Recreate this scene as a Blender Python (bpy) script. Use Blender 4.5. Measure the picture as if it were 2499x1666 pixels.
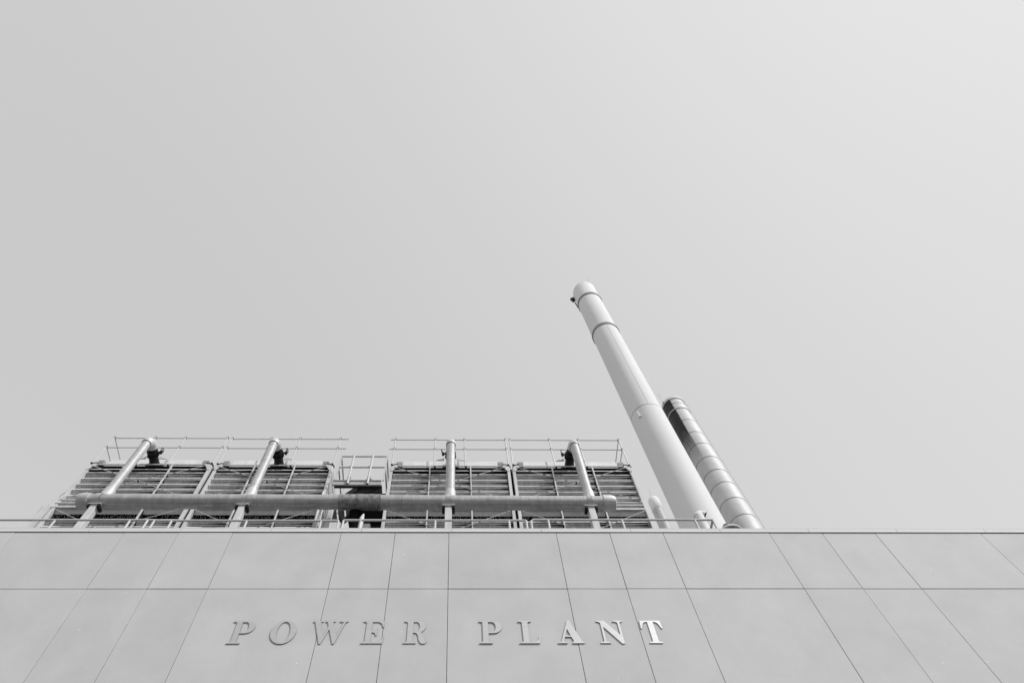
import bpy, bmesh, math, random
from math import sin, cos, pi, radians as R
from mathutils import Vector, Matrix
from mathutils.geometry import tessellate_polygon
random.seed(7)
for o in list(bpy.data.objects): bpy.data.objects.remove(o)
SC = bpy.context.scene
COL = SC.collection

# ------------------------------------------------------------------ camera
cam_d = bpy.data.cameras.new('camera'); cam = bpy.data.objects.new('camera', cam_d); COL.objects.link(cam)
PIT, YAW, ROL = R(65.962), R(2.003), R(1.545)
r0 = Vector((cos(YAW), -sin(YAW), 0))
F = Vector((sin(YAW)*cos(PIT), cos(YAW)*cos(PIT), sin(PIT)))
W = Vector((-sin(YAW)*sin(PIT), -cos(YAW)*sin(PIT), cos(PIT)))
RR = r0*cos(ROL) - W*sin(ROL); UU = r0*sin(ROL) + W*cos(ROL)
m = Matrix((RR, UU, -F)).transposed().to_4x4(); m.translation = (0, 0, 1.6)
cam.matrix_world = m
cam_d.sensor_fit = 'HORIZONTAL'; cam_d.sensor_width = 36.0
cam_d.lens = 36.0*1640/2499
cam_d.shift_x = (1249.5-1135.08)/2499
cam_d.clip_start = 0.1; cam_d.clip_end = 3000
SC.camera = cam

# ------------------------------------------------------------------ light
SUN_AZ, SUN_EL = 127.0, 43.0         # azimuth clockwise from +Y
wd = bpy.data.worlds.new('World'); SC.world = wd; wd.use_nodes = True
nt = wd.node_tree; nt.nodes.clear()
sky = nt.nodes.new('ShaderNodeTexSky'); sky.sky_type = 'NISHITA'; sky.sun_disc = False
sky.sun_elevation = R(SUN_EL); sky.sun_rotation = R(SUN_AZ)
sky.air_density = 1.0; sky.dust_density = 4.0; sky.ozone_density = 1.0; sky.altitude = 0
bw = nt.nodes.new('ShaderNodeRGBToBW'); bg = nt.nodes.new('ShaderNodeBackground'); ow = nt.nodes.new('ShaderNodeOutputWorld')
bg.inputs['Strength'].default_value = 0.10
ad_ = nt.nodes.new('ShaderNodeMath'); ad_.operation = 'ADD'; ad_.inputs[1].default_value = 0.48      # thin high veil: the sky saturates softly to a pale grey
dv_ = nt.nodes.new('ShaderNodeMath'); dv_.operation = 'DIVIDE'
ml_ = nt.nodes.new('ShaderNodeMath'); ml_.operation = 'MULTIPLY'; ml_.inputs[1].default_value = 8.35
nt.links.new(sky.outputs[0], bw.inputs[0]); nt.links.new(bw.outputs[0], ad_.inputs[0]); nt.links.new(bw.outputs[0], dv_.inputs[0]); nt.links.new(ad_.outputs[0], dv_.inputs[1])
nt.links.new(dv_.outputs[0], ml_.inputs[0]); nt.links.new(ml_.outputs[0], bg.inputs[0]); nt.links.new(bg.outputs[0], ow.inputs[0])
sl = bpy.data.lights.new('sun', 'SUN'); sl.energy = 2.7; sl.angle = R(0.5); sl.color = (1, 1, 1)
so = bpy.data.objects.new('sun', sl); COL.objects.link(so)
sd = Vector((sin(R(SUN_AZ))*cos(R(SUN_EL)), cos(R(SUN_AZ))*cos(R(SUN_EL)), sin(R(SUN_EL))))
so.rotation_euler = sd.to_track_quat('Z', 'Y').to_euler(); so.location = (20, -20, 60)
vs = SC.view_settings
SC.display_settings.display_device = 'sRGB'
vs.view_transform = 'Standard'; vs.look = 'None'; vs.gamma = 1; vs.use_curve_mapping = False; vs.exposure = 0.0

# ------------------------------------------------------------------ materials
def mat(name, v, rough=0.6, metal=0.0, scale=3.0, amp=0.12, bump=0.0, bscale=60.0, rnd=0.0, streak=0.0, stretch=(1, 1, 1), specks=0.0, spec=0.4):
    M = bpy.data.materials.new(name); M.use_nodes = True
    n = M.node_tree; N = n.nodes; L = n.links; b = N['Principled BSDF']
    b.inputs['Roughness'].default_value = rough; b.inputs['Metallic'].default_value = metal
    if 'Specular IOR Level' in b.inputs: b.inputs['Specular IOR Level'].default_value = spec
    g = N.new('ShaderNodeNewGeometry')
    mp = N.new('ShaderNodeMapping'); mp.inputs['Scale'].default_value = stretch; L.new(g.outputs['Position'], mp.inputs[0])
    t = N.new('ShaderNodeTexNoise'); t.inputs['Scale'].default_value = scale; t.inputs['Detail'].default_value = 8; t.inputs['Roughness'].default_value = 0.6
    L.new(mp.outputs[0], t.inputs['Vector'])
    mr = N.new('ShaderNodeMapRange'); mr.inputs[1].default_value = 0.3; mr.inputs[2].default_value = 0.7
    mr.inputs[3].default_value = v*(1-amp); mr.inputs[4].default_value = v*(1+amp); L.new(t.outputs[0], mr.inputs[0])
    val = mr.outputs[0]
    def mul(a, fr, lo, hi, f0=0.0, f1=1.0):
        q = N.new('ShaderNodeMapRange'); q.inputs[1].default_value = f0; q.inputs[2].default_value = f1
        q.inputs[3].default_value = lo; q.inputs[4].default_value = hi; L.new(fr, q.inputs[0])
        x = N.new('ShaderNodeMath'); x.operation = 'MULTIPLY'; L.new(a, x.inputs[0]); L.new(q.outputs[0], x.inputs[1]); return x.outputs[0]
    if rnd:
        oi = N.new('ShaderNodeObjectInfo'); val = mul(val, oi.outputs['Random'], 1-rnd, 1+rnd)
    if streak:
        m2 = N.new('ShaderNodeMapping'); m2.inputs['Scale'].default_value = (9, 9, 0.6); L.new(g.outputs['Position'], m2.inputs[0])
        t2 = N.new('ShaderNodeTexNoise'); t2.inputs['Scale'].default_value = 1.5; t2.inputs['Detail'].default_value = 6; L.new(m2.outputs[0], t2.inputs['Vector'])
        val = mul(val, t2.outputs[0], 1-streak, 1.0, 0.35, 0.6)
    if specks:
        vr = N.new('ShaderNodeTexVoronoi'); vr.inputs['Scale'].default_value = 5.0; L.new(g.outputs['Position'], vr.inputs['Vector'])
        t3 = N.new('ShaderNodeTexNoise'); t3.inputs['Scale'].default_value = 0.9; L.new(g.outputs['Position'], t3.inputs['Vector'])
        mm = N.new('ShaderNodeMapRange'); mm.inputs[1].default_value = 0.035; mm.inputs[2].default_value = 0.055; mm.inputs[3].default_value = 1; mm.inputs[4].default_value = 0
        L.new(vr.outputs['Distance'], mm.inputs[0])
        m3 = N.new('ShaderNodeMapRange'); m3.inputs[1].default_value = 0.5; m3.inputs[2].default_value = 0.62; L.new(t3.outputs[0], m3.inputs[0])
        mx = N.new('ShaderNodeMath'); mx.operation = 'MULTIPLY'; L.new(mm.outputs[0], mx.inputs[0]); L.new(m3.outputs[0], mx.inputs[1])
        val = mul(val, mx.outputs[0], 1.0, 1+specks)
    L.new(val, b.inputs['Base Color'])
    if bump:
        tb = N.new('ShaderNodeTexNoise'); tb.inputs['Scale'].default_value = bscale; tb.inputs['Detail'].default_value = 5; L.new(mp.outputs[0], tb.inputs['Vector'])
        bp = N.new('ShaderNodeBump'); bp.inputs['Strength'].default_value = bump; bp.inputs['Distance'].default_value = 0.01
        L.new(tb.outputs[0], bp.inputs['Height']); L.new(bp.outputs[0], b.inputs['Normal'])
    return M

M_wall = mat('precast_concrete', 0.59, 0.75, scale=1.6, amp=0.055, bump=0.12, bscale=90, rnd=0.02, specks=0.6)
M_joint = mat('joint_backing', 0.16, 0.9)
M_cope = mat('painted_coping', 0.62, 0.75, scale=2, amp=0.03)
M_letter = mat('brushed_steel', 0.64, 0.37, metal=1.0, scale=2.0, amp=0.05, stretch=(1, 1, 14))
M_return = mat('letter_return', 0.03, 0.6)  # letter sides near black: the thin shadow edge is put into their colour
M_roof = mat('roof_membrane', 0.045, 0.8, scale=1, amp=0.1)
M_ground = mat('asphalt_paving', 0.13, 0.85, scale=0.4, amp=0.15)
M_rail = mat('galvanised_rail', 0.62, 0.45, scale=8, amp=0.08)
M_lip = mat('louver_lip', 0.80, 0.5, scale=3, amp=0.12)  # on the louver lips, sunlit brightness is painted into the colour
M_louver = mat('louver_blade', 0.62, 0.5, scale=4, amp=0.12, streak=0.25, rnd=0.06)
M_white = mat('white_fibreglass', 0.70, 0.5, scale=3, amp=0.08, streak=0.15)
M_panel = mat('grey_casing', 0.50, 0.6, scale=3, amp=0.08, streak=0.1)
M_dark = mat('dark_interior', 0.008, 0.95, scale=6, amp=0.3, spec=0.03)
M_grate = mat('grating', 0.03, 0.8, spec=0.1)
M_fill = mat('fill_media', 0.8, 0.7, scale=40, amp=0.4)
M_pipe = mat('insulated_jacket', 0.54, 0.38, metal=0.55, scale=2.5, amp=0.14, bump=0.9, bscale=7, streak=0.10, stretch=(2.6, 1, 1))
M_pipelight = mat('insulation_wrap', 0.60, 0.55, metal=0.25, scale=6, amp=0.12, bump=0.5, bscale=14)
M_tee = mat('stained_wrap', 0.36, 0.5, metal=0.5, scale=7, amp=0.45, bump=0.6, bscale=14, streak=0.4)
M_riser = mat('riser_jacket', 0.50, 0.55, metal=0.2, scale=6, amp=0.15, bump=0.25, bscale=10)
M_black = mat('black_fittings', 0.015, 0.5, spec=0.25, scale=12, amp=0.4)
M_chim = mat('white_chimney_paint', 0.79, 0.7, spec=0.2, scale=0.5, amp=0.02, bump=0.03, bscale=2)
M_flue = mat('flue_cladding', 0.50, 0.6, metal=0.1, scale=4, amp=0.12, streak=0.15)
M_ring = mat('grey_ring_paint', 0.34, 0.55)
M_seam = mat('weld_seam', 0.14, 0.7)
M_steel = mat('dull_steel', 0.30, 0.6)

def soot_shade_mat():
    M = mat('sooty_shaded_stack_cladding', 0.58, 0.6, metal=0.15, spec=0.3, scale=1.3, amp=0.10, rnd=0.04, bump=0.05, bscale=3)
    n = M.node_tree; N = n.nodes; L = n.links; b = N['Principled BSDF']
    base = b.inputs['Base Color'].links[0].from_socket
    g = N.new('ShaderNodeNewGeometry'); s = N.new('ShaderNodeSeparateXYZ'); L.new(g.outputs['Position'], s.inputs[0])
    mp = N.new('ShaderNodeMapping'); mp.inputs['Scale'].default_value = (5, 5, 0.5); L.new(g.outputs['Position'], mp.inputs[0])
    t = N.new('ShaderNodeTexNoise'); t.inputs['Scale'].default_value = 1.3; t.inputs['Detail'].default_value = 7; L.new(mp.outputs[0], t.inputs['Vector'])
    def MATH(op, a, c):
        x = N.new('ShaderNodeMath'); x.operation = op
        for i, v in enumerate((a, c)):
            if isinstance(v, (int, float)): x.inputs[i].default_value = v
            else: L.new(v, x.inputs[i])
        return x.outputs[0]
    # soot, densest under the rim, with the stack's shaded left side painted in
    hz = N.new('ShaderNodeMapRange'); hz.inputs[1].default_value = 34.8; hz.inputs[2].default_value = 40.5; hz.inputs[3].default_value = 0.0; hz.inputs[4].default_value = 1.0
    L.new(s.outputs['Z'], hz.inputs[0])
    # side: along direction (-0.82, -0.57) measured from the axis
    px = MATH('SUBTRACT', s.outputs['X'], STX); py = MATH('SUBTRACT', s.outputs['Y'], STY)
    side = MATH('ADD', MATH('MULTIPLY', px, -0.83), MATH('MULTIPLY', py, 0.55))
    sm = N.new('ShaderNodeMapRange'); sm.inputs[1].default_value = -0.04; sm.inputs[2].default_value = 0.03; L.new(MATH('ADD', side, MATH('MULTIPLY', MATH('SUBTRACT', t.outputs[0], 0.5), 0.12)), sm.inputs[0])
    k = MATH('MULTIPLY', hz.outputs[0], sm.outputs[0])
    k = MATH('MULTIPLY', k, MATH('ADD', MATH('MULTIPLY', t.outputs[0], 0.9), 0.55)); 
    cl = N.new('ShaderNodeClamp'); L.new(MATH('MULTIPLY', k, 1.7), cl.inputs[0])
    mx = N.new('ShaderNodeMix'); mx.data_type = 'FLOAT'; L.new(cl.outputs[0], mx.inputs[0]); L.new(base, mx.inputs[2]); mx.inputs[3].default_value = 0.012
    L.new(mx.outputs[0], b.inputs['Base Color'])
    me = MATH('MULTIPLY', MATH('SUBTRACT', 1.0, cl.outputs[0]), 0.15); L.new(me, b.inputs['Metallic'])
    return M

# ------------------------------------------------------------------ mesh helpers (world coordinates)
def box(bm, x0, x1, y0, y1, z0, z1):
    v = [bm.verts.new(p) for p in ((x0,y0,z0),(x1,y0,z0),(x1,y1,z0),(x0,y1,z0),(x0,y0,z1),(x1,y0,z1),(x1,y1,z1),(x0,y1,z1))]
    for f in ((0,3,2,1),(4,5,6,7),(0,1,5,4),(1,2,6,5),(2,3,7,6),(3,0,4,7)): bm.faces.new([v[i] for i in f])
def frame(d):
    d = d.normalized(); a = Vector((0,0,1)) if abs(d.z) < 0.95 else Vector((1,0,0))
    u = d.cross(a).normalized(); return u, d.cross(u).normalized()
def tube(bm, pts, r, n=12, caps=True):
    pts = [Vector(p) for p in pts]; rs = r if isinstance(r, (list, tuple)) else [r]*len(pts)
    rings = []; u = None
    for i, p in enumerate(pts):
        d = (pts[min(i+1, len(pts)-1)] - pts[max(i-1, 0)]).normalized()
        if u is None: u, v = frame(d)
        else:
            u = (u - d*u.dot(d)).normalized(); v = d.cross(u)
        rings.append([bm.verts.new(p + (u*cos(2*pi*k/n) + v*sin(2*pi*k/n))*rs[i]) for k in range(n)])
    for a, b in zip(rings, rings[1:]):
        for k in range(n): f = bm.faces.new((a[k], a[(k+1)%n], b[(k+1)%n], b[k])); f.smooth = True
    if caps: bm.faces.new(rings[0][::-1]); bm.faces.new(rings[-1])
def beam(bm, a, b, w, h):
    a, b = Vector(a), Vector(b); u, v = frame(b-a); u *= w/2; v *= h/2
    A = [bm.verts.new(a+s*u+t*v) for s, t in ((-1,-1),(1,-1),(1,1),(-1,1))]; B = [bm.verts.new(b+s*u+t*v) for s, t in ((-1,-1),(1,-1),(1,1),(-1,1))]
    for k in range(4): bm.faces.new((A[k], A[(k+1)%4], B[(k+1)%4], B[k]))
    bm.faces.new(A[::-1]); bm.faces.new(B)
def lathe(bm, cx, cy, prof, n=64):
    rings = [[bm.verts.new((cx+r*cos(2*pi*k/n), cy+r*sin(2*pi*k/n), z)) for k in range(n)] for r, z in prof]
    for a, b in zip(rings, rings[1:]):
        for k in range(n): f = bm.faces.new((a[k], a[(k+1)%n], b[(k+1)%n], b[k])); f.smooth = True
    return rings
def prism(bm, pts, off):     # planar polygon (3D points) extruded by vector
    off = Vector(off); A = [bm.verts.new(p) for p in pts]; B = [bm.verts.new(Vector(p)+off) for p in pts]; n = len(A)
    bm.faces.new(A); bm.faces.new(B[::-1])
    for k in range(n): bm.faces.new((A[k], B[k], B[(k+1)%n], A[(k+1)%n]))
def sheet(bm, prof, x0, x1, th=0.006):   # profile [(y,z)] swept along x
    for (y0, z0), (y1, z1) in zip(prof, prof[1:]):
        d = Vector((0, y1-y0, z1-z0)).normalized(); nn = Vector((0, -d.z, d.y))*th
        P = [Vector((x0,y0,z0)), Vector((x0,y1,z1)), Vector((x0,y1,z1))+nn, Vector((x0,y0,z0))+nn]
        prism(bm, P, (x1-x0, 0, 0))
def wpos(o):
    p = Vector(o.location)
    while o.parent: o = o.parent; p += Vector(o.location)
    return p
def obj(name, bm, mt, parent=None, loc=None, sharp=True, bevel=0):
    me = bpy.data.meshes.new(name); base = Vector(loc) if loc is not None else (Vector((0,0,0)))
    pw = wpos(parent) if parent is not None else Vector((0,0,0))
    org = base if loc is not None else pw
    bmesh.ops.recalc_face_normals(bm, faces=bm.faces[:])
    bmesh.ops.translate(bm, verts=bm.verts[:], vec=-org)
    bm.to_mesh(me); bm.free(); me.materials.append(mt)
    if sharp:
        try: me.set_sharp_from_angle(angle=R(40))
        except Exception: pass
    o = bpy.data.objects.new(name, me); COL.objects.link(o)
    if parent is not None: o.parent = parent
    o.location = org - pw
    if bevel:
        md = o.modifiers.new('bevel', 'BEVEL'); md.width = bevel; md.segments = 2; md.limit_method = 'ANGLE'
    return o
def thing(name, label, cat, loc, group=None):
    o = bpy.data.objects.new(name, None); o.empty_display_size = 0.2; COL.objects.link(o); o.location = loc
    tag(o, label, cat, group); return o
def tag(o, label, cat, group=None):
    o['label'] = label; o['category'] = cat
    if group: o['group'] = group
    return o
def B(): return bmesh.new()
def P_box(name, mt, parent, *a, bevel=0):
    b = B(); box(b, *a); return obj(name, b, mt, parent, bevel=bevel)
def P_tube(name, mt, parent, pts, r, n=12, caps=True):
    b = B(); tube(b, pts, r, n, caps); return obj(name, b, mt, parent)
def arcpts(c, r, u, v, a0, a1, n):
    c, u, v = Vector(c), Vector(u), Vector(v)
    return [c + u*r*cos(R(a0+(a1-a0)*i/n)) + v*r*sin(R(a0+(a1-a0)*i/n)) for i in range(n+1)]

# ------------------------------------------------------------------ ground
b = B(); vv = [b.verts.new(p) for p in ((-1500,-1500,0),(1500,-1500,0),(1500,1500,0),(-1500,1500,0))]; b.faces.new(vv)
g = obj('ground', b, M_ground); g['kind'] = 'structure'

# ------------------------------------------------------------------ building
YW, ROOF = 7.63, 10.55
X0, U = -0.0969, 0.9141
bld = thing('power_plant_building', 'pale concrete panel building with the POWER PLANT lettering across its front wall', 'building', (0, YW, 0))
joints = []
k = -20
while k <= 20:
    joints.append(k); k += 1 if (k % 4) in (2, 3) else 2
joints = sorted(joints)
rows = [(9.449, 10.725), (6.70, 9.437), (3.96, 6.688), (1.22, 3.948), (0.02, 1.208)]
for (z0, z1) in rows:
    for a, c in zip(joints, joints[1:]):
        if c - a == 2 and (a % 4) not in (0,): pass
        ja = 0.0038
        dy = random.uniform(-0.0022, 0.0022)
        b = B(); box(b, X0+a*U+ja, X0+c*U-ja, YW+dy, YW+0.045, z0+random.uniform(-.0015,.0015), z1+random.uniform(-.0015,.0015))
        obj('wall_panel', b, M_wall, bld, bevel=0.003)
xa, xb = X0-20*U, X0+20*U
P_box('backing_wall', M_joint, bld, xa-0.01, xb+0.01, YW+0.055, YW+0.30, 0.0, 10.70)
P_box('roof_slab', M_roof, bld, xa, xb, YW+0.31, 34.0, ROOF-0.3, ROOF)
for xs in (xa, xb-0.3): P_box('side_wall', M_wall, bld, xs, xs+0.3, YW+0.31, 34.0, 0, ROOF-0.305)
P_box('rear_wall', M_wall, bld, xa, xb, 34.005, 34.3, 0, ROOF)
# coping in lengths, with a drip lip along the lower edge
cx = 3.02 - 1.535*13
while cx < xb:
    b = B()
    pr = [(YW-0.008, 10.742), (YW-0.014, 10.734), (YW-0.014, 10.744), (YW-0.010, 10.750), (YW-0.010, 10.835), (YW+0.36, 10.815), (YW+0.36, 10.742)]
    prism(b, [Vector((cx+0.003, y, z)) for y, z in pr], (1.529, 0, 0))
    obj('coping_length', b, M_cope, bld); cx += 1.535

# ------------------------------------------------------------------ letters
def arc(cx, cy, rx, ry, a0, a1, n=14): return [(cx+rx*cos(R(a0+(a1-a0)*i/n)), cy+ry*sin(R(a0+(a1-a0)*i/n))) for i in range(n+1)]
G = {}
G['P'] = [[(0,0),(.46,0),(.46,.045),(.36,.06),(.325,.095),(.325,.44)] + arc(.5,.72,.31,.28,-90,90) + [(0,1),(0,.955),(.09,.94),(.125,.905),(.125,.095),(.09,.06),(0,.045)],
          [(.325,.495)] + arc(.46,.717,.135,.222,-90,90) + [(.325,.94)]]
G['O'] = [arc(.45,.5,.45,.515,0,352,44), arc(.45,.5,.235,.455,0,351,39)]
G['W'] = [[(0,1),(0,.955),(.07,.94),(.36,-.015),(.42,-.015),(.625,.62),(.83,-.015),(.89,-.015),(1.17,.94),(1.26,.955),(1.26,1),(.95,1),(.95,.955),(1.09,.94),(.91,.33),(.72,.94),(.80,.955),(.80,1),(.44,1),(.44,.955),(.52,.94),(.573,.77),(.445,.33),(.28,.94),(.36,.955),(.36,1)]]
G['E'] = [[(0,0),(.75,0),(.79,.31),(.75,.31),(.71,.18),(.66,.10),(.59,.06),(.33,.05),(.33,.48),(.40,.475),(.46,.44),(.49,.34),(.53,.34),(.53,.67),(.49,.67),(.46,.57),(.40,.535),(.33,.53),(.33,.94),(.55,.94),(.64,.89),(.69,.82),(.72,.71),(.76,.71),(.73,1),(0,1),(0,.955),(.09,.94),(.125,.905),(.125,.095),(.09,.06),(0,.045)]]
G['R'] = [[(0,0),(.45,0),(.45,.045),(.36,.06),(.325,.095),(.325,.46),(.42,.455),(.48,.41),(.52,.30),(.54,.16),(.58,.05),(.65,-.01),(.74,-.015),(.81,.03),(.84,.14),(.81,.15),(.79,.09),(.765,.07),(.745,.11),(.73,.26),(.69,.38),(.61,.455)] + arc(.48,.735,.29,.265,-55,90) + [(0,1),(0,.955),(.09,.94),(.125,.905),(.125,.095),(.09,.06),(0,.045)],
          [(.325,.515)] + arc(.44,.727,.12,.213,-90,90) + [(.325,.94)]]
G['L'] = [[(0,0),(.70,0),(.76,.34),(.725,.34),(.67,.17),(.61,.09),(.53,.055),(.345,.05),(.34,.09),(.34,.905),(.37,.94),(.47,.955),(.47,1),(0,1),(0,.955),(.10,.94),(.135,.905),(.135,.095),(.10,.06),(0,.045)]]
G['A'] = [[(0,0),(.33,0),(.33,.045),(.24,.06),(.215,.09),(.275,.28),(.50,.28),(.565,.09),(.54,.06),(.50,.045),(.50,0),(.93,0),(.93,.045),(.865,.06),(.52,1.015),(.44,1.015),(.13,.09),(.09,.06),(0,.045)],
          [(.293,.335),(.482,.335),(.39,.635)]]
G['N'] = [[(0,0),(.36,0),(.36,.045),(.25,.06),(.215,.10),(.215,.73),(.75,-.02),(.84,-.02),(.84,.89),(.87,.94),(.95,.955),(.95,1),(.60,1),(.60,.955),(.71,.94),(.765,.89),(.765,.36),(.29,1),(0,1),(0,.955),(.08,.94),(.14,.89),(.14,.10),(.11,.06),(0,.045)]]
G['T'] = [[(.16,0),(.62,0),(.62,.045),(.53,.06),(.495,.095),(.495,.94),(.58,.93),(.65,.88),(.70,.78),(.74,.64),(.78,.64),(.76,1),(.02,1),(0,.64),(.04,.64),(.08,.78),(.13,.88),(.20,.93),(.29,.94),(.29,.095),(.255,.06),(.16,.045)]]
def letter(ch, x, label):
    H, z, yf, yb = 0.398, 8.413, YW-0.014, YW-0.0025
    cs = [[Vector((x+px*H, 0, z+pz*H)) for px, pz in c] for c in G[ch]]
    flat = [p for c in cs for p in c]
    tri = tessellate_polygon([[Vector((p.x, p.z, 0)) for p in c] for c in cs])
    b = B(); f = [b.verts.new((p.x, yf, p.z)) for p in flat]; k = [b.verts.new((p.x, yb, p.z)) for p in flat]
    for t in tri:
        try: b.faces.new([f[i] for i in t]); b.faces.new([k[i] for i in t][::-1])
        except ValueError: pass
    i0 = 0
    for c in cs:
        n = len(c)
        for i in range(n):
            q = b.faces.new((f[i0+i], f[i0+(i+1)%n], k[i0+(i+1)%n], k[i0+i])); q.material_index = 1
        i0 += n
    o = obj('sign_letter', b, M_letter, None, loc=(x, YW-0.01, z))
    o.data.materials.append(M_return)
    tag(o, label, 'sign letter', 'raised metal letters on the concrete wall')
    for sx, sz in ((.2,.1),(.2,.9)):
        pass
letter('P', -3.150, 'metal letter P at the far left of the wall sign, first of POWER')
letter('O', -2.585, 'round metal letter O between the first P and the W')
letter('W', -2.017, 'wide metal letter W crossing a slanting panel joint')
letter('E', -1.297, 'metal letter E beside a joint, between W and R in POWER')
letter('R', -0.711, 'metal letter R that ends the word POWER')
letter('P', 0.356, 'metal letter P that begins the word PLANT')
letter('L', 0.918, 'metal letter L between P and A in PLANT')
letter('A', 1.451, 'metal letter A with a panel joint running through its right leg')
letter('N', 2.045, 'bright metal letter N between A and T')
letter('T', 2.667, 'brightest metal letter T at the right end of the wall sign')

# ------------------------------------------------------------------ roof rails at the parapet
YR = 8.6
def roof_rail(x, posts, label, zt=12.24, ret=None):
    t = thing('roof_railing', label, 'railing', (x, YR, ROOF), 'railing sections along the roof edge')
    r = 0.0225; L_ = posts[-1]
    top = [(x, YR, ROOF+0.02), (x, YR, zt-0.03)] + arcpts((x+0.03, YR, zt-0.03), 0.03, (-1,0,0), (0,0,1), 0, 90, 4)[1:] + \
          arcpts((x+L_-0.03, YR, zt-0.03), 0.03, (0,0,1), (1,0,0), 0, 90, 4) + [(x+L_, YR, ROOF+0.02)]
    if abs(x-1.5) < .2:
        top = [(x, YR, ROOF+0.02), (x, YR, zt-0.05), (x+0.05, YR, zt), (x+L_, YR, zt)]
        P_tube('post', M_rail, t, [(x+L_, YR, zt-0.0205), (x+L_, YR, ROOF+0.01)], r*0.97)
    P_tube('top_rail', M_rail, t, top, r)
    P_tube('mid_rail', M_rail, t, [(x+r, YR, zt-0.6), (x+L_-r, YR, zt-0.6)], r*0.9)
    for p in posts[1:-1]:
        P_tube('post', M_rail, t, [(x+p, YR, zt-0.021), (x+p, YR, ROOF+0.01)], r*0.97)
    for p in (posts[0], posts[-1]):
        P_box('base_foot', M_steel, t, x+p-.09, x+p+.09, YR-.15, YR+.15, ROOF+0.001, ROOF+0.02)
    if ret:
        P_tube('return_rail', M_rail, t, [(x+L_, YR+0.021, zt), (x+L_, YR+ret, zt)], r)
        P_tube('return_post', M_rail, t, [(x+L_, YR+ret, zt-0.02), (x+L_, YR+ret, ROOF+0.01)], r*0.97)
OFF = [0, .34, 1.80, 3.25, 3.59]
roof_rail(-13.24, OFF, 'leftmost roof edge railing, running out of the picture', 12.25)
roof_rail(-9.59, OFF, 'roof railing section in front of the leftmost cooling tower cell', 12.25)
roof_rail(-5.865, OFF, 'roof railing section in front of the second cooling tower cell', 12.235)
roof_rail(-2.18, OFF, 'roof railing section below the pipe tee, left of centre', 12.25)
roof_rail(1.505, [0, .34, 1.80, 3.25, 3.61], 'right roof railing section ending in a corner beside the white chimney', 12.275, ret=1.6)

# ------------------------------------------------------------------ cooling tower cells
def louver(parent, x0, x1, Y, z, p, seed, last=False):
    rr = random.Random(seed)
    b = B()
    y0 = Y + rr.uniform(-.003, .003); dz = rr.uniform(-.004, .004); z = z+dz
    sheet(b, [(y0+0.004, z), (y0-0.012, z-0.050)], x0, x1, 0.004)
    b.faces.ensure_lookup_table(); nl = len(b.faces)
    # two pressed strips with slits widened towards the right-hand post to imitate the shade there
    K = 0.52
    def strip(d0, d1, taper0, taper1):
        w = x1-x0; xm = x0 + w*rr.uniform(0.35, 0.62); xn = x1 - 0.012
        up = lambda x, t: (x, y0+0.012+K*(t), z-0.047-t)
        a = [up(x0, d0), up(xm, d0), up(xn, d0+taper0), up(xn, d1-taper1), up(xm+0.1*w, d1), up(x0, d1)]
        prism(b, [Vector(q) for q in a], (0, 0.003, 0.004))
    m = p*0.5
    strip(0.008, m*0.42, 0.014, 0.020)
    strip(m*0.42+0.014, m*0.86, 0.018, 0.014)
    strip(m*0.86+0.016, m*1.35, 0.018, 0.0)
    b.faces.ensure_lookup_table()
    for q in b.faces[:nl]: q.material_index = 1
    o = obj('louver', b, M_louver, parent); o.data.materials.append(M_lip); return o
def brace(name, parent, a, c): return P_tube(name, M_white, parent, [a, c], 0.011, 6)
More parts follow.
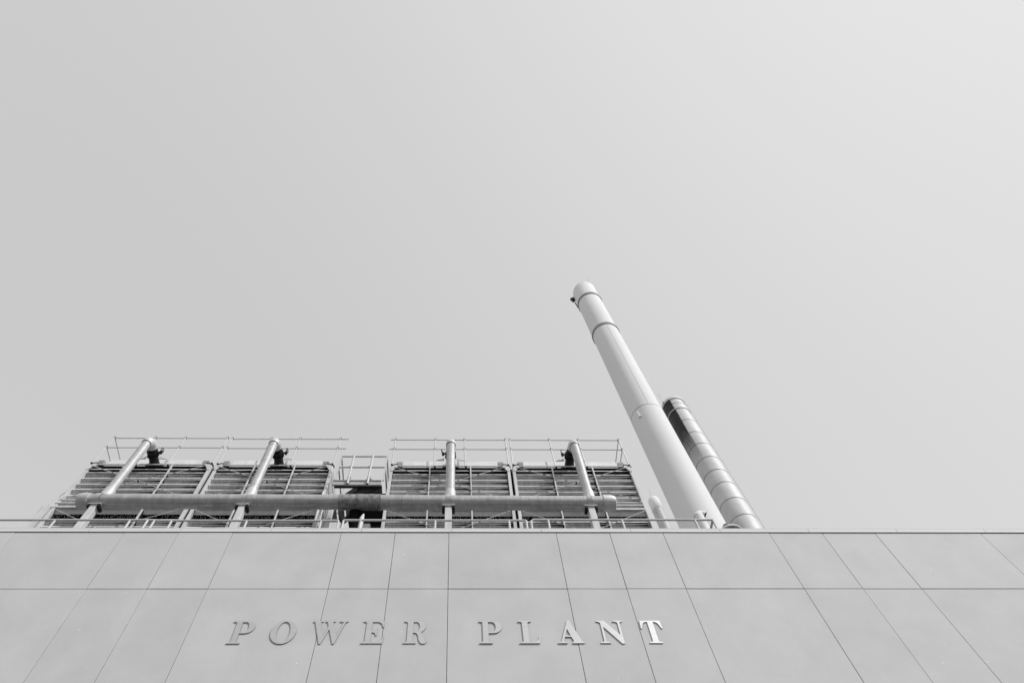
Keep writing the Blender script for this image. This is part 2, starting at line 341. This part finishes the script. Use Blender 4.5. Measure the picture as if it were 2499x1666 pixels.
def cell(x0, x1, Y, label, lev, left_free=False, right_free=False, railx=(0, 1), wide_left=False, gap=0):
    D = 4.6; t = thing('cooling_tower_cell', label, 'cooling tower', ((x0+x1)/2, Y, ROOF), 'cooling tower cells on the roof')
    top = 19.03; w = x1-x0; cw = 0.085
    # frame
    for xs in (x0, x1-cw):
        P_box('corner_column', M_white, t, xs, xs+cw, Y-0.03, Y+0.09, ROOF+0.001, top-0.07, bevel=0.004)
        P_box('corner_column', M_white, t, xs, xs+cw, Y+D-0.1, Y+D+0.02, ROOF+0.001, top-0.07)
    # casings and a black sheet standing in for the shade inside
    P_box('side_casing', M_panel, t, x0+0.012, x0+0.05, Y+0.10, Y+D-0.11, ROOF+0.6, top-0.02)
    P_box('side_casing', M_panel, t, x1-0.05, x1-0.012, Y+0.10, Y+D-0.11, ROOF+0.6, top-0.02)
    P_box('rear_casing', M_panel, t, x0+cw, x1-cw, Y+D-0.06, Y+D-0.02, ROOF+0.6, top-0.02)
    P_box('interior_shade_sheet', M_dark, t, x0+0.055, x1-0.055, Y+0.42, Y+0.46, ROOF+0.6, top-0.12)
    P_box('basin', M_panel, t, x0+cw+.002, x1-cw-.002, Y+0.0, Y+D-0.12, ROOF+0.15, ROOF+0.55)
    # deck and its edge
    P_box('deck', M_panel, t, x0+0.02, x1-0.02, Y+0.10, Y+D, top-0.06, top+0.0)
    P_box('deck_edge', M_white, t, x0+0.16, x1-0.16, Y-0.02, Y+0.02, top-0.012, top+0.025, bevel=0.004)
    P_box('recess_shade_bar', M_dark, t, x0+cw+0.01, x1-cw-0.01, Y+0.04, Y+0.08, lev[0]-0.25, top-0.013)  # black bar stands in for the shadow under the deck
    if gap: P_box('gap_shade_strip', M_dark, t, x1+0.004, x1+gap-0.004, Y+0.10, Y+0.16, ROOF+0.01, top)  # black strip put in for the shade between neighbouring cells
    n = 3; ww = (w-0.72)/n
    for i in range(n):
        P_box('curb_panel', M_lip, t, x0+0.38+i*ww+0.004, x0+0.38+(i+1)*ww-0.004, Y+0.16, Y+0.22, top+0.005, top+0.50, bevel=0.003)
    # gussets and junction boxes at the upper corners
    for s, xs in ((1, x0+0.02), (-1, x1-0.02)):
        b = B(); prism(b, [Vector((xs, Y-0.045, top-0.30)), Vector((xs+s*0.06, Y-0.045, top-0.30)), Vector((xs+s*0.20, Y-0.045, top-0.06)), Vector((xs+s*0.20, Y-0.045, top+0.00)), Vector((xs, Y-0.045, top-0.06))], (0, 0.012, 0))
        obj('gusset', b, M_white, t)
        P_box('junction_box', M_steel, t, min(xs+s*.16, xs+s*.34), max(xs+s*.16, xs+s*.34), Y-0.02, Y+0.10, top+0.05, top+0.21, bevel=0.006)
        b = B(); tube(b, [(xs+s*.04, Y-0.05, top-.02), (xs+s*.12, Y-.05, top+.03), (xs+s*.2, Y-.04, top+.04)], 0.018, 6); tube(b, [(xs+s*.02, Y-0.07, top+.01), (xs+s*.02, Y+.05, top+.01)], 0.03, 8)
        obj('clamp', b, M_black, t)
    # mullions
    mx = [x0 + w*0.333, x0 + w*0.672]
    for q in mx:
        P_box('mullion', M_white, t, q-0.018, q+0.018, Y-0.035, Y+0.012, 17.235, top-0.02)
        P_box('mullion', M_white, t, q-0.018, q+0.018, Y-0.035, Y+0.012, ROOF+0.56, 16.86)
        P_box('mullion_backing', M_black, t, q-0.03, q+0.03, Y+0.10, Y+0.18, 16.40, 16.87)
    bays = [(x0+cw+0.012, mx[0]-0.020), (mx[0]+0.020, mx[1]-0.020), (mx[1]+0.020, x1-cw-0.012)]
    for i, z in enumerate(lev[:-1]):
        for j, (a, c) in enumerate(bays): louver(t, a, c, Y+0.02, z, (z-lev[i+1]), hash((i, j, round(x0*10))) & 0xffff)
    # beams between the two stages
    zb = lev[-1]
    for z, d in ((zb, 0.0), (zb-0.165, -0.02)):
        b = B(); box(b, x0-0.02 if wide_left else x0+cw, x1-cw, Y-0.03+d, Y+0.10, z-0.014, z+0.014); box(b, x0+cw+.002, x1-cw-.002, Y+0.02, Y+0.035, z-0.10, z-0.015)
        obj('cross_beam', b, M_white, t)
    b = B(); box(b, x0-0.04 if wide_left else x0+cw, x1-cw, Y-0.04, Y-0.015, zb-0.35, zb-0.29); box(b, x0+cw+.002, x1-cw-.002, Y-0.01, Y+0.10, zb-0.35, zb-0.335)
    obj('cross_beam', b, M_white, t)
    # grey splash panels, fill, lower stage
    for (a, c) in bays:
        b = B(); sheet(b, [(Y+0.03, zb-0.36), (Y+0.09, zb-0.50)], a, c, 0.006); obj('splash_panel', b, M_panel, t)
    rr = random.Random(int(x0*10)+99); b = B()
    xx = x0+0.12
    while xx < x1-0.14:
        for q in range(4):
            if rr.random() < 0.62:
                z = zb-0.27-q*0.06; h = rr.uniform(.02, .04)
                beam(b, (xx, Y+0.205, z), (xx+rr.uniform(-.02,.025), Y+0.225, z-h), 0.014, 0.010)
        xx += rr.uniform(0.035, 0.06)
    f = obj('fill_packing', b, M_fill, t); f['kind'] = 'stuff'
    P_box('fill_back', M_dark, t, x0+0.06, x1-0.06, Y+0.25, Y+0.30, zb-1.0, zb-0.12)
    z = zb-0.79; i = 20
    while z > ROOF+1.0:
        for j, (a, c) in enumerate(bays): louver(t, a, c, Y+0.02, z, 0.285, hash((i, j, round(x0*10))) & 0xffff)
        z -= 0.285; i += 1
    # crossed rods
    yb = Y-0.055
    zt_, zm = lev[0]+0.06, zb
    brace('brace_rod', t, (x0+0.12, yb, zt_), (x1-0.1, yb-0.0, zm+0.02)); brace('brace_rod', t, (x1-0.12, yb-0.018, zt_), (x0+0.1, yb-0.018, zm+0.02))
    b = B(); tube(b, [((x0+x1)/2, yb-0.04, (zt_+zm)/2), ((x0+x1)/2, yb+0.02, (zt_+zm)/2)], 0.022, 8); obj('turnbuckle', b, M_black, t)
    brace('brace_rod', t, (x0+0.12, yb, zb-0.45), (x1-0.1, yb, zb-2.3)); brace('brace_rod', t, (x1-0.12, yb-0.018, zb-0.45), (x0+0.1, yb-0.018, zb-2.3))
    # guard rail
    ra, rb = x0+0.03, x1-0.03
    zt, zmid = 20.62, 20.03; r = 0.018
    b = B()
    la, lb = (ra-0.0 if railx[0] == 0 else ra+railx[0]), (rb if railx[1] == 1 else rb+railx[1])
    for z in (zt-0.03, zmid): tube(b, [(la, Y+0.035, z), (lb, Y+0.035, z)], r, 8)
    if left_free:
        for z in (zt-0.03, zmid): tube(b, [(ra, Y+0.055, z), (ra, Y+D, z)], r, 8)
    if right_free:
        for z in (zt-0.03, zmid): tube(b, [(rb, Y+0.055, z), (rb, Y+D, z)], r, 8)
    gr = obj('guard_rail', b, M_rail, t)
    for fr in (0, .362, .627, 1):
        q = ra + (rb-ra)*fr
        P_tube('post', M_rail, gr, [(q, Y-0.003, top+0.0), (q, Y-0.003, zt)], 0.021, 8)
        for z in (zt-0.03, zmid): P_box('clip', M_steel, gr, q-.03, q+.03, Y-0.022, Y+0.05, z-0.030, z+0.030)
        b = B(); tube(b, [(q+.03, Y-.03, top-.03), (q+.03, Y+.05, top-.03)], 0.028, 8); obj('post_shoe', b, M_black, gr)
    if left_free:
        for yy in (1.6, 3.2): P_tube('post', M_rail, gr, [(ra-.03, Y+yy, top), (ra-.03, Y+yy, zt)], 0.02, 8)
    if right_free:
        for yy in (1.6, 3.2): P_tube('post', M_rail, gr, [(rb+.03, Y+yy, top), (rb+.03, Y+yy, zt)], 0.02, 8)
    if wide_left:
        P_box('stair_casing', M_white, t, x0-0.30, x0-0.055, Y-0.05, Y+0.0, ROOF+0.001, 16.98)
        P_box('stair_casing', M_panel, t, x0-0.04, x0-0.01, Y-0.02, Y+0.5, ROOF+0.001, 16.95)
        brace('side_brace', t, (x0-0.04, Y+0.3, 18.9), (x0-0.30, Y+0.1, 17.2))
    return t
LA = [18.68, 18.42, 18.13, 17.86, 17.60, 17.31]; LA = [18.84, 18.66, 18.38, 18.10, 17.83, 17.56, 17.27]
cell(-11.19, -7.44, 11.965, 'leftmost cooling tower cell, standing farthest from the chimneys', LA, left_free=True, wide_left=True, gap=0.095)
cell(-7.345, -3.74, 11.985, 'cooling tower cell on the left of the small access platform', LA, railx=(0, 0.26))
LB = [18.85, 18.65, 18.36, 18.08, 17.80, 17.52, 17.245]
cell(-1.99, 1.69, 12.0, 'cooling tower cell on the right of the small access platform', LB, railx=(-0.16, 1), gap=0.08)
cell(1.77, 5.45, 12.0, 'rightmost cooling tower cell, next to the white chimney', LB, right_free=True)

# ------------------------------------------------------------------ header pipe with risers, valves and supports
YH = 11.2; ZH = 16.18
hx0, hx1 = -10.0, 4.27
yh = lambda x: 11.155 + (x-hx0)/(hx1-hx0)*0.05
hp = thing('header_pipe', 'long horizontal insulated pipe with four risers in front of the cooling towers', 'pipe', (-2.9, YH, ZH))
def ragged(bm, x0, x1, r, n=32, amp=0.004, step=0.12, seed=1):
    rr = random.Random(seed); N = max(2, int((x1-x0)/step)); rings = []
    for i in range(N+1):
        x = x0+(x1-x0)*i/N; rings.append([bm.verts.new((x, yh(x)+(r+rr.uniform(-amp, amp))*cos(2*pi*k/n), ZH+(r+rr.uniform(-amp, amp))*sin(2*pi*k/n))) for k in range(n)])
    for a, c in zip(rings, rings[1:]):
        for k in range(n): f = bm.faces.new((a[k], a[(k+1)%n], c[(k+1)%n], c[k])); f.smooth = True
    bm.faces.new(rings[0][::-1]); bm.faces.new(rings[-1])
segs = [(-9.62, -9.02, 0.188, 11), (-9.015, -7.4, 0.199, 12), (-7.395, -5.2, 0.200, 13), (-5.195, -3.06, 0.199, 14), (-1.955, -1.40, 0.201, 15), (-1.395, 1.35, 0.199, 16), (1.355, 3.95, 0.198, 17)]
for a, c, r, s in segs:
    b = B(); ragged(b, a, c, r, seed=s, amp=0.0025); obj('pipe_jacket', b, M_pipe, hp)
b = B(); ragged(b, -3.06, -1.955, 0.214, amp=0.006, step=0.1, seed=5); obj('tee_wrap', b, M_tee, hp)
def capend(xs):
    b = B(); tube(b, [(x, yh(x), ZH) for x, _ in xs], [r for _, r in xs], 32); obj('end_cap', b, M_pipelight, hp)
capend([(-9.625, .197), (-9.615, .214), (-9.83, .217), (-9.90, .197), (-9.93, .14), (-9.935, .02)])
capend([(3.94, .198), (3.95, .224), (4.18, .222), (4.27, .192), (4.30, .14), (4.305, .02)])
# branch dropping from the tee, coloured black for the shadow there
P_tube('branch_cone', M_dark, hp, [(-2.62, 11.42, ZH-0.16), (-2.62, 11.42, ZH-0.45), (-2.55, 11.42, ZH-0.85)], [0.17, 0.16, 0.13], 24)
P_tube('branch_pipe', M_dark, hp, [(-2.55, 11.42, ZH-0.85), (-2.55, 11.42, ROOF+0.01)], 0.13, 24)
# label plate
b = B()
rr_ = 0.205
for a0, a1 in ((-58, -46), (-46, -34)):
    P_ = [(x, yh(x)-rr_*cos(R(a)), ZH+rr_*sin(R(a))) for x, a in ((-3.83, a0), (-3.71, a0), (-3.71, a1), (-3.83, a1))]; b.faces.new([b.verts.new(p) for p in P_])
bmesh.ops.solidify(b, geom=b.faces[:], thickness=0.003)
obj('label_plate', b, M_white, hp)
posts = [-9.36, -5.54, -0.165, 3.585]
ris = [-9.30, -5.49, -0.125, 3.635]
vx = [-9.32, -5.46, -0.14, 3.56]
for i, x in enumerate(ris):
    y = yh(x); ztop = 18.93; re = 0.27; zc = ztop + re
    b = B(); tube(b, [(x, y, ZH+0.10), (x, y, ZH+0.24), (x, y, ZH+0.46)], [0.175, 0.155, 0.148], 24); obj('riser_collar', b, M_pipelight, hp)
    b = B(); tube(b, [(x, y, ZH+0.46+0.42*q) for q in range(6)] + [(x, y, ztop)], 0.128, 24); rs = obj('riser_pipe', b, M_riser, hp)
    b = B(); tube(b, [(x, y, ztop), (x, y, ztop+0.03)], 0.124, 24); obj('joint_band', b, M_black, rs)
    pts = [(x, y, ztop+0.02)] + arcpts((x, y+re, ztop+0.03), re, (0,-1,0), (0,0,1), 0, 90, 8) 
    dx = vx[i]-x
    pts += [(x+dx*.5, y+re+0.06, zc+0.03)]
    b = B(); tube(b, pts, 0.150, 24); el = obj('elbow', b, M_pipelight, hp)
    yv = y+re+0.06; zv = zc+0.02; xv = x+dx*.7
    b = B(); tube(b, [(xv, yv, zv), (xv, yv+.10, zv)], 0.118, 20); tube(b, [(xv, yv+.10, zv), (xv, yv+.14, zv)], 0.165, 20); tube(b, [(xv, yv+.14, zv), (xv, yv+.24, zv)], 0.135, 20)
    tube(b, [(xv, yv+.24, zv), (xv, yv+.28, zv)], 0.175, 20); tube(b, [(xv, yv+.28, zv), (xv, yv+.42, zv-.01), (xv, yv+.62, zv-.05)], [0.14, 0.14, 0.16], 20)
    for q in range(8):
        a = 2*pi*q/8; tube(b, [(xv+.15*cos(a), yv+.09, zv+.15*sin(a)), (xv+.15*cos(a), yv+.29, zv+.15*sin(a))], 0.012, 6)
    vl = obj('valve', b, M_black, hp)  # valve coloured black all over, standing in for its shaded underside
    s = 1 if i < 2 else -1
    b = B(); tube(b, [(xv+s*.10, yv+.18, zv+.02), (xv+s*.24, yv+.17, zv+.05)], 0.03, 8); box(b, *(sorted((xv+s*.20, xv+s*.27))), yv+.14, yv+.22, zv-.01, zv+.09)
    obj('gearbox', b, M_black, vl)
    c = Vector((xv+s*.27, yv+.13, zv+.10)); b = B(); tube(b, [c+Vector((0.015*cos(2*pi*q/16), .075*cos(2*pi*q/16), .075*sin(2*pi*q/16))) for q in range(17)], 0.009, 6, caps=False)
    tube(b, [c-Vector((0,.07,0)), c+Vector((0,.07,0))], 0.007, 6); tube(b, [c-Vector((0,0,.07)), c+Vector((0,0,.07))], 0.007, 6)
    obj('handwheel', b, M_black, vl)
    b = B(); xo = xv-s*.0
    for q in (-1, 1): prism(b, [Vector((xo+q*.20, yv+.30, 19.09)), Vector((xo+q*.46, yv+.30, 19.09)), Vector((xo+q*.20, yv+.30, zv))], (0, 0.02, 0))
    obj('stay_plate', b, M_white, hp)
    P_box('inlet_flange', M_black, hp, xv-.25, xv+.25, yv+.56, yv+.64, 19.08, 19.22)
for i, x in enumerate(posts):
    y = yh(x)
    st = thing('pipe_support_post', ['square steel post under the left end of the header pipe', 'square steel post under the header pipe between the left end and the tee', 'square steel post in the middle, right of the tee', 'square steel post under the right end of the header pipe'][i], 'support post', (x, y, ROOF), 'posts that carry the header pipe')
    P_box('column', M_white, st, x-0.088, x+0.088, y-0.088, y+0.088, ROOF+0.02, ZH-0.262, bevel=0.008)
    P_box('base_plate', M_white, st, x-0.16, x+0.16, y-0.16, y+0.16, ROOF+0.001, ROOF+0.018)
    P_box('head_plate', M_white, st, x-0.17, x+0.17, y-0.13, y+0.13, ZH-0.260, ZH-0.245)
    for s in (-1, 1):
        b = B(); box(b, *(sorted((x+s*.10, x+s*.165))), y-0.11, y+0.11, ZH-0.335, ZH-0.262); obj('bracket', b, M_black, st)
    P_box('saddle', M_steel, st, x-0.10, x+0.10, y-0.05, y+0.05, ZH-0.244, ZH-0.19)
    b = B(); r = 0.208; n = 20
    A = [(x-.065, y-r*cos(R(a)), ZH+r*sin(R(a))) for a in [-100+200*k/n for k in range(n+1)]]
    for (p, q) in zip(A, A[1:]): b.faces.new([b.verts.new(v) for v in (p, q, (q[0]+.13, q[1], q[2]), (p[0]+.13, p[1], p[2]))])
    bmesh.ops.remove_doubles(b, verts=b.verts[:], dist=1e-4); bmesh.ops.solidify(b, geom=b.faces[:], thickness=0.005)
    obj('strap', b, M_panel, st)

# ------------------------------------------------------------------ access platform and stair between the cells
pf = thing('access_platform', 'small railed steel access platform in the gap between the cooling towers', 'platform', (-2.78, 11.6, ROOF))
xl, xr, yf, yk = -3.46, -2.07, 11.6, 12.75
b = B()
for z in (18.97, 18.40):
    beam(b, (xl-.02, yf, z), (xr+.02, yf, z), 0.045, 0.045)
rl = obj('guard_rail', b, M_rail, pf)
for x in (xl, xr):
    b = B()
    for z in (18.97, 18.40): beam(b, (x, yf+.025, z), (x, yk, z), 0.042, 0.042)
    beam(b, (x, yk+.02, 18.99), (x, yk+.02, 17.72), 0.042, 0.042)
    obj('side_rail', b, M_rail, rl)
for x in (xl, xr): P_box('corner_post', M_rail, rl, x-.022, x+.022, yf-.022, yf+.022, 17.72, 18.945)
for x in (-3.07, -2.50):
    b = B(); tube(b, [(x, yf-.05, 17.50), (x, yf-.05, 18.96)], 0.033, 12, caps=False); obj('post', b, M_rail, rl)
    b = B(); tube(b, [(x, yf-.05, 17.503), (x, yf-.05, 17.508)], 0.030, 12); obj('tube_bore', b, M_dark, rl)
    P_box('cleat', M_steel, rl, x-.05, x+.05, yf-.014, yf-.002, 17.60, 17.90)
b = B(); box(b, xl-.05, xr-.05, yf, yf+.02, 17.50, 17.72); box(b, xl-.05, xr-.05, yf-.03, yf-.001, 17.50, 17.515); box(b, xl-.05, xr-.05, yf-.03, yf-.001, 17.705, 17.72)
obj('edge_channel', b, M_panel, pf)
b = B()
y = yf+.03
while y < yk:
    box(b, -2.80, xr-.02, y, y+.006, 17.52, 17.56); y += 0.03
for q in range(12): box(b, -2.80+q*0.06, -2.794+q*0.06, yf+.025, yk, 17.563, 17.568)
obj('grating', b, M_grate, pf)
P_box('edge_beam', M_grate, pf, xl, xr-.06, yf+.022, yf+.12, 17.52, 17.60)
# stair behind, serrated stringers seen from below
st = thing('access_stair', 'steel stair with saw-tooth stringers climbing under the small access platform', 'stair', (-3.1, 12.6, ROOF))
for yy in (12.15, 12.95):
    b = B(); A, C = Vector((-3.55, yy, 17.25)), Vector((-2.55, yy, 18.55))
    beam(b, A, C, 0.05, 0.17); obj('stringer', b, M_grate, st)
for q in range(6):
    x = -3.50+q*.18; z = 17.32+q*.235; P_box('tread', M_steel, st, x-.09, x+.09, 12.18, 12.92, z, z+.03)
wl = thing('shadow_backdrop', 'dark cabinet added for the shadow behind the pipe tee, between the two cooling towers', 'backdrop', (-2.5, 13.5, ROOF))
P_box('body', M_dark, wl, -2.98, -1.995, 13.0, 13.6, ROOF+.01, 19.0, bevel=.01)  # black block added for the shadowed wall seen in the gap
b = B()
for q in range(14): box(b, -2.93, -2.08, 12.985, 12.998, 16.0+q*.2, 16.05+q*.2)
obj('backdrop_slat', b, M_grate, wl)
# clutter below the tee: electric boxes, stair foot, drop pipes
def small_box(x0, x1, y0, y1, z0, z1, label, mt=M_panel, cat='junction box', nm='electrical_box'):
    t = thing(nm, label, cat, ((x0+x1)/2, (y0+y1)/2, z0)); P_box('body', mt, t, x0, x1, y0, y1, z0, z1, bevel=.01)
    P_box('lid', M_white, t, x0+.02, x1-.02, y0-.012, y0-.001, z0+.03, z1-.03, bevel=.004)
    P_tube('conduit', M_steel, t, [((x0+x1)/2, (y0+y1)/2, z0-.001), ((x0+x1)/2, (y0+y1)/2, ROOF+.01)], .03, 8)
    return t
small_box(-3.22, -2.92, 11.3, 11.45, 14.95, 15.52, 'pale electrical box on a conduit, left below the pipe tee')
small_box(-2.42, -2.20, 11.5, 11.62, 15.20, 15.72, 'small pale box on a conduit, right below the pipe tee')
fb = thing('pipe_rack', 'white steel rack of vertical pipes beside the left cell, under the tee', 'pipe rack', (-3.55, 11.6, ROOF))
for j, x in enumerate((-3.70, -3.60, -3.47)):
    P_tube('riser_tube', (M_white, M_rail, M_white)[j], fb, [(x, 11.62+.05*j, ROOF+.01), (x, 11.62+.05*j, 17.2)], (.035, .02, .045)[j], 10)
P_box('stanchion', M_white, fb, -3.40, -3.28, 11.55, 11.67, ROOF+.01, 16.75, bevel=.006)
b = B()
for q in range(5): box(b, -3.25, -3.08, 11.54, 11.60, 15.5+q*.1, 15.535+q*.1)
obj('rung', b, M_white, fb)
dp = thing('drain_pipe', 'slim white vertical pipe with a pointed top below the stained pipe tee', 'pipe', (-2.35, 11.0, ROOF))
P_tube('pipe', M_white, dp, [(-2.33, 10.95, ROOF+.01), (-2.33, 10.95, 15.25), (-2.31, 10.97, 15.42)], [.055, .055, .02], 14)

# ------------------------------------------------------------------ chimneys
def cyl_thing(cx, cy): return cx, cy
CX, CY = 23.44*sin(R(29.42)), 23.44*cos(R(29.42))
ch = thing('white_chimney', 'tall plain white chimney with two grey rings near its top', 'chimney', (CX, CY, ROOF))
def can(nm, mt, par, cx, cy, prof, n=96, top=False):
    b = B(); rg = lathe(b, cx, cy, prof, n)
    if top: b.faces.new(rg[-1])
    return obj(nm, b, mt, par)
can('lower_shaft', M_chim, ch, CX, CY, [(1.0, ROOF), (1.0, 36.24)])
can('seam', M_seam, ch, CX, CY, [(0.995, 36.24), (0.985, 36.245), (0.985, 36.29), (0.995, 36.295)])
can('upper_shaft', M_chim, ch, CX, CY, [(0.995, 36.295), (0.995, 48.5), (0.99, 48.6), (0.99, 58.38), (0.965, 58.46), (0.90, 58.47), (0.90, 57.0)])
for z in (48.75, 55.45): can('ring', M_ring, ch, CX, CY, [(0.985, z-.14), (1.055, z-.13), (1.055, z+.13), (0.985, z+.14)])
def on_shaft(az, r=1.0, c=(CX, CY)):   # az measured around the shaft, 0 = towards the camera, + = right
    d = Vector((-c[0], -c[1])).normalized(); a = math.atan2(d.y, d.x)+R(az); return c[0]+r*cos(a), c[1]+r*sin(a)
x, y = on_shaft(24, .999); x2, y2 = on_shaft(24, 1.012)
P_tube('weld_line', M_seam, ch, [(x, y, 36.4), (x, y, 48.5)], 0.004, 6)
x, y = on_shaft(-20, 1.05); b = B(); box(b, x-.05, x+.12, y-.05, y+.1, 35.3, 35.36); beam(b, (x, y, 35.36), (x-.03, y, 35.9), .05, .05); obj('lifting_lug', b, M_chim, ch)
x, y = on_shaft(-88, 1.10); b = B()
box(b, x-.28, x+.02, y-.1, y+.1, 57.75, 58.05); box(b, x-.05, x+.15, y-.06, y+.06, 57.55, 58.35); beam(b, (x-.22, y, 57.75), (x-.1, y, 57.2), .1, .1); beam(b, (x+.0, y, 57.1), (x+.06, y, 55.9), .07, .07)
obj('warning_light', b, M_black, ch)
x, y = on_shaft(60, 0.95); P_tube('lightning_rod', M_chim, ch, [(x, y, 58.2), (x, y, 59.6)], .03, 6)
# seen through the foot: faint lower collar
STX, STY = 27.6*sin(R(33.405)), 27.6*cos(R(33.405))
M_soot_shade = soot_shade_mat()
s2 = thing('dark_topped_stack', 'shorter banded metal stack with a sooty top painted dark on its shaded side behind the white chimney', 'chimney', (STX, STY, ROOF))
zs = [ROOF, 18.0, 23.0, 28.25, 29.76, 31.16, 32.57, 33.77, 35.10, 36.54, 37.87, 39.34, 40.87, 41.57, 42.18]
for i, (z0, z1) in enumerate(zip(zs, zs[1:])):
    can('shell_section', M_soot_shade, s2, STX, STY, [(0.745, z0+.005), (0.758, z0+.03), (0.752, z0+.07), (0.745, z1-.04), (0.735, z1-.008)], 72)
for z in zs[1:-1]: can('seam_band', M_seam, s2, STX, STY, [(0.73, z-.02), (0.742, z-.015), (0.742, z+.012), (0.73, z+.02)], 72)
can('bright_hoop', M_chim, s2, STX, STY, [(0.74, 40.86), (0.785, 40.87), (0.785, 40.91), (0.74, 40.92)], 72)
can('rim', M_chim, s2, STX, STY, [(0.72, 42.18), (0.80, 42.19), (0.80, 42.40), (0.72, 42.46), (0.66, 42.46), (0.66, 42.0)], 72)
x, y = on_shaft(-35, .79, (STX, STY)); P_tube('lightning_rod', M_rail, s2, [(x, y, 42.3), (x, y, 43.6)], .02, 6); P_tube('rod_clamp', M_black, s2, [(x, y, 42.30), (x, y, 42.42)], .05, 8)
x, y = on_shaft(92, .83, (STX, STY)); P_tube('down_cable', M_rail, s2, [(x, y, 41.9), (x, y, 36), (x, y, ROOF+.01)], .018, 6)

# short flue beside the right cell
FX, FY = 16.1*sin(R(25.49)), 16.1*cos(R(25.49))
fl = thing('short_flue', 'short silver flue with a pale cap between the right tower cell and the white chimney', 'flue', (FX, FY, ROOF))
can('flue_pipe', M_flue, fl, FX, FY, [(0.182, ROOF+.01), (0.182, 20.12)], 40)
can('cap', M_chim, fl, FX, FY, [(0.182, 20.1), (0.198, 20.12), (0.198, 20.62), (0.165, 20.72), (0.12, 20.75), (0.12, 20.5)], 40)
P_tube('spike', M_rail, fl, [(FX-.06, FY-.15, 20.7), (FX-.06, FY-.15, 21.1)], .012, 6)
# gooseneck vent and mushroom ventilator near the railing corner
gx, gy = 5.66, 10.0
gn = thing('gooseneck_vent', 'pale gooseneck vent pipe with a dark mouth behind the railing corner', 'vent', (gx, gy, ROOF))
P_tube('duct', M_chim, gn, [(gx, gy, ROOF+.01), (gx, gy, 14.11)], .115, 24)
pts = arcpts((gx+.10, gy-.0, 14.11), .10, (-1,0,0), (0,0,1), 0, 135, 12)
P_tube('neck', M_chim, gn, pts, [.115-.003*q for q in range(13)], 24, caps=False)
e = pts[-1]; dd = (pts[-1]-pts[-2]).normalized(); P_tube('mouth_shade_disc', M_dark, gn, [e-dd*.01, e+dd*.003], .072, 24)  # black disc stands in for the shaded hollow of the neck
mx_, my_ = 6.13, 9.92
mv = thing('mushroom_ventilator', 'ribbed round roof ventilator just above the coping, right of the railing corner', 'vent', (mx_, my_, ROOF))
can('throat', M_panel, mv, mx_, my_, [(.16, ROOF+.01), (.16, 13.50)], 40)
for q in range(6):
    r = .27-.030*q-.004*q*q; z = 13.40+q*.055
    can('rib', M_chim, mv, mx_, my_, [(r-.03, z+.01), (r, z), (r+.004, z+.025), (r-.02, z+.04), (r-.07, z+.045)], 48)
can('crown', M_chim, mv, mx_, my_, [(.07, 13.71), (.05, 13.745), (.01, 13.76)], 32, top=True)
can('core', M_dark, mv, mx_, my_, [(.14, 13.38), (.14, 13.60), (.05, 13.70)], 32, top=True)
